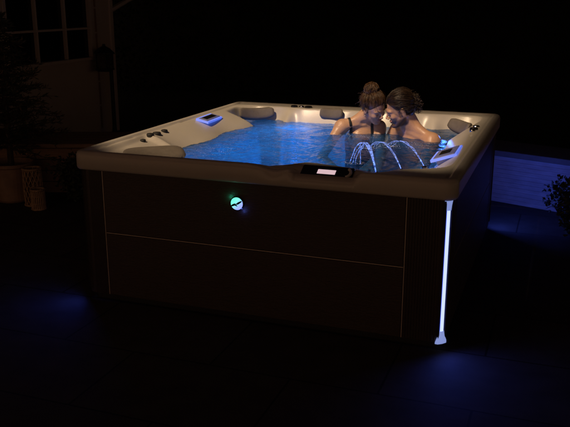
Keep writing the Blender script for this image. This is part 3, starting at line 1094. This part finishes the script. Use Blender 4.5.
def hand(sd, wrist, d, n, palm_len=0.085):
    """palm, four curled fingers of different lengths and a thumb"""
    d = unit(np.array(d, float)); n = np.array(n, float); n = unit(n - d * (n @ d)); s = np.cross(n, d)
    w = np.array(wrist, float)
    for q in (-0.024, -0.008, 0.008, 0.024):
        sd.cap(w + s * q * 0.6, w + d * palm_len + s * q, 0.016, 0.0115, 0.010)
    for q, L in ((-0.027, 0.060), (-0.009, 0.074), (0.009, 0.080), (0.027, 0.070)):
        b = w + d * palm_len + s * q
        m = b + unit(d + n * -0.25) * L * 0.45
        e = m + unit(d + n * -0.8) * L * 0.35
        f = e + unit(d * 0.6 - n) * L * 0.25
        sd.cap(b, m, 0.0095, 0.0085, 0.003); sd.cap(m, e, 0.0085, 0.0078, 0.003); sd.cap(e, f, 0.0078, 0.0065, 0.003)
    b = w + d * 0.025 + s * 0.028
    m = b + unit(d + s * 0.9) * 0.042
    e = m + unit(d * 1.2 + s * 0.2 - n * 0.4) * 0.032
    sd.cap(b, m, 0.014, 0.010, 0.006); sd.cap(m, e, 0.010, 0.008, 0.003)


def body(J, male):
    """J: joints in world coordinates"""
    k = 1.12 if male else 1.0
    allp = np.array([np.array(p, float) for p in J.values() if isinstance(p, tuple)])
    sd = SDF(allp.min(0) - 0.2, allp.max(0) + 0.2, 0.0052)
    j = {a: np.array(p, float) for a, p in J.items() if isinstance(p, tuple)}
    sh = (j['sl'] + j['sr']) / 2
    side = unit(j['sl'] - j['sr'])
    up = unit(j['neck'] - j['hip'])
    fw = unit(np.cross(side, up))
    B = np.stack([fw, side, up], 1)
    W_ = np.linalg.norm(j['sl'] - j['sr'])
    chest = j['hip'] + (j['neck'] - j['hip']) * 0.66
    waist = j['hip'] + (j['neck'] - j['hip']) * 0.34
    sd.ell(chest + fw * 0.005, (0.098 * k, W_ * 0.40, 0.175), B, 0.05)
    sd.ell(waist, (0.085 * k, 0.125 * k, 0.15), B, 0.05)
    sd.ell(j['hip'], (0.105 * k, 0.165, 0.115), B, 0.05)
    hd = head_frame(*J['face'])
    C = j['head']
    nb = C + hd @ v3(-0.030, 0, -0.055)
    nr = 0.066 if male else 0.048
    sd.cap(nb, j['neck'] + up * -0.01, nr * 0.95, nr * 1.06, 0.03)
    for s, n_ in ((1, 'l'), (-1, 'r')):
        S_, E_, H_ = j['s' + n_], j['e' + n_], j['h' + n_]
        sd.cap(nb + (j['neck'] - nb) * 0.45, S_ + up * 0.012 - side * s * 0.03, 0.030 * k, 0.036 * k, 0.05)      # trapezius
        sd.cap(j['neck'] + up * -0.012 + fw * 0.045 * k, S_ + fw * 0.030 + up * 0.010 - side * s * 0.02, 0.013, 0.015, 0.018)   # collarbone
        sd.ell(S_ - up * 0.012, (0.048 * k, 0.044 * k, 0.060 * k), B, 0.055)
        sd.ell(chest + side * s * W_ * 0.20 + up * 0.02 + fw * 0.055 * k, (0.052, 0.085, 0.065) if male else (0.075, 0.075, 0.072), B, 0.03)
        sd.cap(S_, E_, 0.045 * k, 0.034 * k, 0.03)
        sd.cap(E_, H_, 0.036 * k, 0.023 * k, 0.02)
        d_ = unit(H_ - E_)
        hand(sd, H_, d_, J['pn' + n_])
        hp = j['hip'] + side * s * 0.085 - up * 0.01
        K_, A_ = j['k' + n_], j['a' + n_]
        sd.cap(hp, K_, 0.083 * k, 0.052 * k, 0.04)
        sd.cap(K_, A_, 0.052 * k, 0.034 * k, 0.02)
        fd = unit(K_ - hp) * np.array([1, 1, 0]); fd = unit(fd)
        sd.cap(A_ - v3(0, 0, 0.03), A_ + fd * 0.13 - v3(0, 0, 0.045), 0.034, 0.022, 0.02)
    # notch above the breast bone
    sd.ell(j['neck'] + fw * 0.075 * k + up * 0.0, (0.018, 0.016, 0.016), B, 0.02, True)
    L = head_sdf(sd, C, hd, 1.06 if male else 1.0, male)
    return sd, L, hd, C, B


def smoothed(V, F, it=2):
    nV = len(V)
    for _ in range(it):
        acc = np.zeros((nV, 3)); c_ = np.zeros(nV)
        for a, b in ((0, 1), (1, 2), (2, 3), (3, 0)):
            np.add.at(acc, F[:, a], V[F[:, b]]); np.add.at(acc, F[:, b], V[F[:, a]])
            np.add.at(c_, F[:, a], 1); np.add.at(c_, F[:, b], 1)
        V = V * 0.5 + 0.5 * acc / np.maximum(c_, 1)[:, None]
    return V


def mesh_from(V, F, name):
    me = bpy.data.meshes.new(name)
    me.from_pydata([tuple(map(float, p)) for p in V], [], [tuple(int(q) for q in f) for f in F])
    me.update()
    return me


def build_person(J, male, label, skin, hairm, group):
    sd, L, B, C, TB = body(J, male)
    V, F = sd.mesh()
    V = smoothed(V, F, 1)
    k = 1.06 if male else 1.0
    org = Vector(J['hip'])
    me = mesh_from(V - np.array(J['hip']), F, 'person')
    o = link('person', me, skin, None, True)
    o.location = org
    tag(o, label, 'person', group)
    # material zones in head space
    q = (V - C) @ B / k
    x_, y_, z_ = q[:, 0], np.abs(q[:, 1]), q[:, 2]
    near = (np.linalg.norm(q, axis=1) < 0.16)
    lip = sstep(0.026, 0.019, y_) * sstep(-0.082, -0.076, z_) * sstep(-0.053, -0.058, z_) * sstep(0.070, 0.080, x_) * near
    st = np.zeros(len(V))
    if male:
        st = sstep(-0.040, -0.066, z_ + 0.25 * np.clip(x_ - 0.03, -0.05, 0.05)) * sstep(-0.125, -0.108, z_ + 0.1 * (x_ - 0.05)) * sstep(-0.030, -0.010, x_)
        mus = sstep(-0.062, -0.058, z_) * sstep(-0.043, -0.048, z_) * sstep(0.034, 0.026, y_) * sstep(0.072, 0.080, x_)
        side_ = sstep(-0.005, 0.005, x_) * sstep(0.030, 0.016, x_) * sstep(0.02, 0.0, z_) * sstep(-0.08, -0.04, z_) * sstep(0.05, 0.06, y_)
        st = np.maximum(np.maximum(st, mus), side_ * 0.9) * (1 - lip) * near * 0.88
    for an, arr in (('lip', lip * 0.8), ('stubble', st)):
        at = me.attributes.new(an, 'FLOAT', 'POINT')
        at.data.foreach_set('value', arr.astype(np.float32))
    # hair ------------------------------------------------------------
    rnd = random.Random(11 if male else 5)
    S0 = v3(-0.018, 0, 0.032); SR = v3(0.096, 0.074, 0.084)
    bun = v3(-0.092, 0.0, 0.012) if male else v3(-0.066, 0.0, 0.122)
    br = 0.042 if male else 0.048
    # cap under the strands
    hs = SDF(C - 0.24, C + 0.24, 0.004)
    hs.ell(L(*(S0 + v3(-0.003, 0, 0.003))), (SR + 0.004) * k, B, 0.006)
    hs.ell(L(-0.045, 0, -0.020), np.array([0.062, 0.066, 0.065]) * k, B, 0.02)
    # face cut
    hs.ell(L(0.098, 0, -0.042), np.array([0.108, 0.100, 0.112]) * k, B, 0.006, True)
    for s in (1, -1):
        hs.ell(L(0.006, s * 0.085, -0.040), np.array([0.034, 0.035, 0.050]) * k, B, 0.01, True)
    hs.ell(L(-0.02, 0, -0.135), np.array([0.11, 0.11, 0.06]) * k, B, 0.01, True)
    hs.ell(L(*bun), np.array([br, br * (1.15 if male else 1), br * (1.5 if male else 0.9)]) * k, B, 0.02)
    HV, HF = hs.mesh()
    HV = smoothed(HV, HF, 1)
    hair = link('hair', mesh_from(HV - np.array(J['hip']), HF, 'hair'), hairm, o, True)
    g = MB()
    org_ = np.array(J['hip'])
    bd = unit((bun - S0) / SR)
    def toW(p): return Vector(L(*p) - org_)
    n_ = 0
    while n_ < 950:
        a = v3(rnd.gauss(0, 1), rnd.gauss(0, 1), rnd.gauss(0, 1)); a = unit(a)
        p = S0 + a * (SR + 0.004)
        if a[2] < -0.75: continue
        if a[0] > 0.55 and p[2] < 0.060 + rnd.uniform(-0.010, 0.012): continue
        if p[0] > 0.020 + rnd.uniform(-0.008, 0.010) and p[2] < 0.045: continue
        if p[2] < -0.045: continue
        ang = math.acos(np.clip(a @ bd, -1, 1))
        if ang < 0.15: continue
        pts = []
        lift = rnd.uniform(0.000, 0.010) if not male else rnd.uniform(0.0, 0.006)
        if a[0] > 0.2: lift += 0.012 if male else 0.008
        ph = rnd.uniform(0, 6.28); wv = rnd.uniform(0.0, 0.030)
        wob = rnd.uniform(-1, 1) * 0.10
        if n_ > 760: wob *= 3; lift += rnd.uniform(0, 0.010)
        ax = unit(np.cross(a, bd) + 1e-6)
        for q_ in range(12):
            u = q_ / 11
            th = ang * u
            d_ = a * math.cos(th) + np.cross(ax, a) * math.sin(th)
            d_ = unit(d_ + ax * (wob * math.sin(PI * u) + wv * math.sin(u * 9 + ph)))
            pp = S0 + d_ * (SR + 0.0045 + min(1, u * 5) * 0.004 + lift * math.sin(PI * min(1, u * 1.3)))
            pts.append(toW(pp))
        r = rnd.uniform(0.0006, 0.0017)
        if n_ > 760: r = 0.0006
        g.tube(pts, [r * (0.4 + 0.6 * math.sin(PI * (0.1 + 0.85 * i / 11))) for i in range(12)], 5)
        n_ += 1
    if male:    # loose curls behind the head
        for _ in range(260):
            A_ = unit(v3(rnd.gauss(-0.7, 0.6), rnd.gauss(0, 0.7), rnd.gauss(0, 0.8)))
            p = bun + A_ * v3(br * 1.0, br * 1.15, br * 1.5)
            d_ = unit(v3(-0.5, rnd.gauss(0, 0.5), rnd.gauss(-0.5, 0.5)) + A_ * 0.25)
            b_ = unit(np.cross(d_, A_) + 1e-5); c_ = np.cross(b_, d_)
            ph = rnd.uniform(0, 6.28); R0 = rnd.uniform(0.002, 0.007); Ln = rnd.uniform(0.02, 0.045)
            pts = [toW(p + d_ * Ln * q_ / 9 + (b_ * math.cos(ph + q_ * 0.8) + c_ * math.sin(ph + q_ * 0.8)) * R0) for q_ in range(10)]
            g.tube(pts, rnd.uniform(0.0008, 0.0020), 4)
    for _ in range(0 if male else 110):    # loops of the bun
        A_ = unit(v3(rnd.gauss(0, 1), rnd.gauss(0, 1), rnd.gauss(0, 1)))
        b_ = unit(np.cross(A_, v3(0.3, 0.8, 0.5)))
        c_ = np.cross(A_, b_)
        R0 = br * (rnd.uniform(0.9, 1.18) if male else rnd.uniform(0.85, 1.32)); a0 = rnd.uniform(0, 6.28)
        off = A_ * rnd.uniform(-0.6, 0.6) * br
        rr_ = math.sqrt(max(0.05, 1 - (np.linalg.norm(off) / br) ** 2)) * R0
        pts = [toW(bun + off + (b_ * math.cos(a0 + q_ * 0.42) + c_ * math.sin(a0 + q_ * 0.42)) * rr_) for q_ in range(10)]
        g.tube(pts, rnd.uniform(0.0014, 0.0028), 5)
    for _ in range(80 if not male else 40):    # loose wisps
        A_ = unit(v3(rnd.gauss(-0.3, 0.6), rnd.gauss(0, 0.8), rnd.uniform(-0.3, 1)))
        p = S0 + A_ * (SR + 0.008)
        if p[0] > 0.04 and p[2] < 0.05: continue
        pts = []
        d_ = A_ + v3(rnd.gauss(0, .5), rnd.gauss(0, .5), rnd.gauss(0, .5))
        for q_ in range(7):
            pts.append(toW(p)); p = p + d_ * 0.006; d_ = d_ * 0.9 + v3(0, 0, -0.25)
        g.tube(pts, 0.0007, 4)
    g.build('hair_strands', hairm, hair, smooth=True)
    # eyebrows and lashes
    for s in (1, -1):
        g = MB()
        g.tube([toW(v3(0.086 - 0.35 * abs(t_ - 0.2) * 0.03, s * (0.012 + 0.034 * t_), 0.014 + 0.008 * math.sin(PI * t_ * 0.8))) - Vector(B @ v3(0.002 + 0.010 * t_ * t_, 0, 0)) for t_ in np.linspace(0, 1, 8)], [0.0028, 0.0034, 0.0034, 0.0032, 0.003, 0.0025, 0.002, 0.001], 6)
        g.tube([toW(v3(0.0800 - 0.004 * abs(t_) ** 2, s * 0.031 + 0.014 * t_, -0.013 + 0.004 * t_ * t_)) for t_ in np.linspace(-1, 1, 7)], 0.0013, 5)
        g.build('brow_and_lashes', hairm, o, smooth=True)
    return o, sd, L, B, C, TB


def sdf_at(sd, p):
    i = (np.array(p) - sd.lo) / sd.h
    i0 = np.clip(np.floor(i).astype(int), 0, sd.n - 2); f = i - i0
    D = sd.D
    v = 0
    for a in (0, 1):
        for b in (0, 1):
            for c_ in (0, 1):
                v += D[i0[0] + a, i0[1] + b, i0[2] + c_] * (f[0] if a else 1 - f[0]) * (f[1] if b else 1 - f[1]) * (f[2] if c_ else 1 - f[2])
    return v


def on_skin(sd, p, d, off=0.002):
    """march from p along d to the surface"""
    p = np.array(p, float); d = unit(np.array(d, float))
    for _ in range(60):
        s_ = sdf_at(sd, p)
        if s_ < off: break
        p = p + d * max(0.001, s_ * 0.6)
    return p


WS = 1
GP = 'couple sitting close together in the hot tub'
JW = dict(head=(0.262, 0.618, 1.054), neck=(0.150, 0.675, 0.945), hip=(0.12, 0.83, 0.42),
          sr=(0.005, 0.605, 0.895), sl=(0.280, 0.750, 0.880),
          er=(-0.09, 0.42, 0.68), el=(0.34, 0.55, 0.67), hr=(0.08, 0.28, 0.62), hl=(0.36, 0.32, 0.60),
          pnl=(0, 0, 1), pnr=(0, 0, 1),
          kl=(0.30, 0.36, 0.46), kr=(0.10, 0.32, 0.47), al=(0.30, 0.24, 0.16), ar=(0.08, 0.22, 0.16),
          face=(math.radians(-30), math.radians(26), math.radians(-14)))
JM = dict(head=(0.472, 0.552, 1.060), neck=(0.545, 0.610, 0.930), hip=(0.66, 0.78, 0.42),
          sl=(0.735, 0.525, 0.838), sr=(0.420, 0.740, 0.872),
          er=(0.30, 0.62, 0.66), el=(0.70, 0.28, 0.66), hr=(0.28, 0.40, 0.64), hl=(0.50, 0.16, 0.62),
          pnl=(0, 0, 1), pnr=(0, 0, 1),
          kl=(0.64, 0.28, 0.47), kr=(0.44, 0.34, 0.46), al=(0.62, 0.18, 0.16), ar=(0.44, 0.22, 0.16),
          face=(math.radians(-160), math.radians(20), math.radians(5)))
wo_, wsd, wL, wB, wC, wT = build_person(JW, False, 'woman in black swimsuit with brown hair in a bun, head bowed towards the man', M_SKINW, M_HAIRW, GP)
mo_, msd, mL, mB, mC, mT = build_person(JM, True, 'bare-chested bearded man with dark swept-back hair, in profile facing the woman', M_SKINM, M_HAIRM, GP)
# swimsuit straps and top follow the torso
def ribbon3(pts, nrm, w, name, m, parent):
    g = MB(); vs = []; fs = []
    for i, p in enumerate(pts):
        d_ = unit(np.array(pts[min(i + 1, len(pts) - 1)]) - np.array(pts[max(i - 1, 0)]))
        s_ = unit(np.cross(d_, nrm[i]))
        for q_, e in ((-1, 0), (-0.6, 0.002), (0.6, 0.002), (1, 0)):
            vs.append(tuple(np.array(p) + s_ * w * q_ + nrm[i] * e - np.array(JW['hip'])))
    for i in range(len(pts) - 1):
        for k_ in range(3):
            a = i * 4 + k_
            fs.append((a, a + 1, a + 5, a + 4))
    g.add(vs, fs)
    return g.build(name, m, parent, smooth=True)


fw, sdv, upv = wT[:, 0], wT[:, 1], wT[:, 2]
shw = (np.array(JW['sl']) + np.array(JW['sr'])) / 2
for s in (1, -1):
    pts = []; nr = []
    for t_ in np.linspace(-0.6, 1, 16):
        # over the shoulder: from the back, across, down the front
        a = t_ * 1.6
        base = shw + sdv * s * (0.088 - 0.010 * max(0, t_)) - upv * 0.02
        d_ = unit(upv * math.cos(min(a, 1.5)) + fw * math.sin(a))
        if t_ > 0.55: base = base - upv * (t_ - 0.55) * 0.30
        q_ = on_skin(wsd, base + d_ * 0.095, -d_, 0.0025)
        pts.append(q_); nr.append(d_)
    ribbon3(pts, nr, 0.011, 'strap', M_SUIT, wo_)
# bodice: offset copy of the torso band below the chest line
V, F = wsd.mesh()
loc_ = (V - (np.array(JW['hip']) + (np.array(JW['neck']) - np.array(JW['hip'])) * 0.66)) @ wT
keepv = (loc_[:, 2] < 0.075 + 0.03 * np.cos(loc_[:, 1] * 40) - 0.02) & (loc_[:, 2] > -0.36) & (np.abs(loc_[:, 1]) < 0.145) & (loc_[:, 0] < 0.15)
kf = F[keepv[F].all(1)]
used = np.unique(kf); rm = -np.ones(len(V), int); rm[used] = np.arange(len(used))
me = mesh_from(V[used] - np.array(JW['hip']), rm[kf], 'swimsuit')
n_ = np.zeros((len(used), 3)); me.vertices.foreach_get('normal', n_.ravel()) if False else None
co = np.array([v.co[:] for v in me.vertices]); nn = np.array([v.normal[:] for v in me.vertices])
co = co + nn * 0.003
me.vertices.foreach_set('co', co.ravel())
link('swimsuit', me, M_SUIT, wo_, True)
# earring
e = wL(0.0, -0.084, -0.052)
MB().lathe([(0.001, -0.006), (0.005, 0), (0.001, 0.006)], 10, tuple(e - np.array(JW['hip']))).build('earring', M_CHROME, wo_, smooth=True)


# ================================================================== plants and pots
def leaf(g, p, d, l, w, mi=0):
    d = d.normalized(); s = d.orthogonal().normalized()
    s = (Matrix.Rotation(random.uniform(0, 6.28), 3, d) @ s)
    n_ = d.cross(s) * (w * 0.4)
    g.add([p, p + d * l * 0.5 + s * w + n_, p + d * l, p + d * l * 0.5 - s * w + n_], [(0, 1, 2), (0, 2, 3)], mi)


def conifer(loc, h, r, label):
    t = thing('fir_tree', loc, label, 'tree')
    tr = MB(); tr.tube([(0, 0, 0), (0.01, 0, h * 0.5), (0, 0, h)], [0.03, 0.02, 0.005], 8)
    cr = MB()
    for i in range(230):
        u = (i + random.random()) / 230
        z = h * (0.12 + 0.88 * u)
        L = r * (1 - u) ** 0.8 * random.uniform(0.75, 1.15) + 0.04
        a = i * 2.4 + random.uniform(-0.3, 0.3)
        d = Vector((math.cos(a), math.sin(a), random.uniform(-0.1, 0.35)))
        pts = [Vector((0, 0, z)) + d * L * q / 5 + Vector((0, 0, -0.10 * L * (q / 5) ** 2)) for q in range(6)]
        tr.tube(pts, [0.007, 0.006, 0.005, 0.004, 0.003, 0.002], 4)
        for q in range(int(44 * L / r) + 10):
            f_ = random.uniform(0.1, 1.02); k = min(4, int(f_ * 5)); p = pts[k].lerp(pts[k + 1], f_ * 5 - k) if f_ < 1 else pts[5]
            dd = d * 0.9 + Vector((random.gauss(0, .7), random.gauss(0, .7), random.gauss(0.1, .5)))
            leaf(cr, p, dd, random.uniform(0.035, 0.075), 0.0055, 1 if (f_ > 0.8 and random.random() < 0.5) else 0)
    tr.build('trunk', M_BARK, t)
    cr.build('crown', [M_LEAFD, M_LEAFB], t)
    return t


def shrub(loc, h, r, n, label, name='shrub', lw=0.014, seed=1):
    random.seed(seed)
    t = thing(name, loc, label, 'shrub')
    tr = MB(); cr = MB()
    for i in range(n):
        a = random.uniform(0, 6.28); lean = random.uniform(0.05, 1.0)
        top = Vector((math.cos(a) * r * lean, math.sin(a) * r * lean, h * random.uniform(0.6, 1.0) * (1 - 0.35 * lean)))
        pts = [Vector((top.x * (q / 6) ** 1.3 + random.gauss(0, .006), top.y * (q / 6) ** 1.3 + random.gauss(0, .006), top.z * q / 6)) for q in range(7)]
        tr.tube(pts, [0.006, 0.005, 0.0045, 0.004, 0.003, 0.002, 0.001], 4)
        for q in range(60):
            f_ = random.uniform(0.15, 1); k = min(5, int(f_ * 6)); p = pts[k].lerp(pts[k + 1], f_ * 6 - k)
            p = p + Vector((random.gauss(0, .03), random.gauss(0, .03), random.gauss(0, .02)))
            leaf(cr, p, Vector((random.gauss(0, 1), random.gauss(0, 1), random.gauss(0.4, .7))), random.uniform(0.03, 0.06), lw)
    tr.build('stems', M_BARK, t)
    cr.build('foliage', M_LEAFS, t)
    return t


# planter pot with the fir
t = thing('plant_pot', (-3.25, 0.68, 0), 'large round brown plant pot holding the fir tree beside the raised bed', 'plant pot')
MB().lathe([(0.15, 0.0), (0.165, 0.02), (0.20, 0.33), (0.215, 0.34), (0.215, 0.37), (0.195, 0.37), (0.19, 0.32), (0.01, 0.31)], 36).build('pot', M_POT, t, smooth=False)
conifer((-3.25, 0.68, 0.315), 1.40, 0.52, 'small dark fir tree with brownish tips in a round pot at far left')
shrub((-2.66, 0.86, 0), 0.56, 0.20, 34, 'small dark leafy shrub between the pots and the left side of the tub', seed=3)
shrub((1.80, 1.20, 0), 0.62, 0.25, 46, 'dark leafy shrub in front of the blue lit white wall at far right', seed=5)


def lattice_holder(loc, r, h, style, label):
    t = thing('candle_holder', loc, label, 'candle holder', 'woven candle holders beside the plant pot')
    g = MB()
    if style == 'diamond':
        for k in range(14):
            for s in (1, -1):
                g.tube([(r * (1 + 0.08 * math.sin(PI * u)) * math.cos(2 * PI * k / 14 + s * u * 1.5), r * (1 + 0.08 * math.sin(PI * u)) * math.sin(2 * PI * k / 14 + s * u * 1.5), 0.02 + (h - 0.04) * u) for u in np.linspace(0, 1, 12)], 0.005, 5)
    else:
        for k in range(22):
            a = 2 * PI * k / 22
            g.tube([(r * math.cos(a), r * math.sin(a), z) for z in (0.01, h * 0.5, h - 0.01)], 0.0065, 5)
        for z in (h * 0.33, h * 0.66):
            g.tube([(r * math.cos(a), r * math.sin(a), z) for a in np.linspace(0, 2 * PI, 33)], 0.005, 5)
    g.build('lattice', M_RATTAN if style == 'diamond' else M_RATTAN2, t)
    for z in (0.012, h - 0.012):
        MB().tube([((r + 0.002) * math.cos(a), (r + 0.002) * math.sin(a), z) for a in np.linspace(0, 2 * PI, 33)], 0.010, 8).build('rim', M_RATTAN, t, smooth=True)
    MB().lathe([(r * 0.92, 0.0), (r * 0.92, 0.02), (0.01, 0.02)], 24).build('floor_plate', M_RATTAN, t)
    MB().lathe([(0.035, 0.02), (0.035, h * 0.5), (0.02, h * 0.5 - 0.004)], 20).build('candle', M_CANDLE, t)


lattice_holder((-2.93, 0.57, 0), 0.080, 0.36, 'diamond', 'wider and taller candle holder of brown diamond lattice beside the plant pot')
lattice_holder((-2.79, 0.45, 0), 0.058, 0.20, 'slats', 'smaller cylindrical slatted candle holder in front of the plant pot')

# far hedge ------------------------------------------------------------
random.seed(21)
g = MB()
for i in range(22000):
    x = random.uniform(-22, 16); 
    z = random.uniform(0, 2.7 + 0.4 * math.sin(x * 1.3) + 0.3 * math.sin(x * 3.1))
    y = 9.5 + random.gauss(0, 0.35) + 0.3 * math.sin(x * 2)
    leaf(g, Vector((x, y, z)), Vector((random.gauss(0, 1), random.gauss(-0.3, 1), random.gauss(0, 1))), random.uniform(0.07, 0.13), 0.035)
g.box(-22, 16, 9.7, 10.4, 0, 2.4)
tag(g.build('hedge', M_HEDGE), 'far dark hedge closing off the garden behind the tub', 'hedge', kind='stuff')
print('scene built', len(bpy.data.objects))
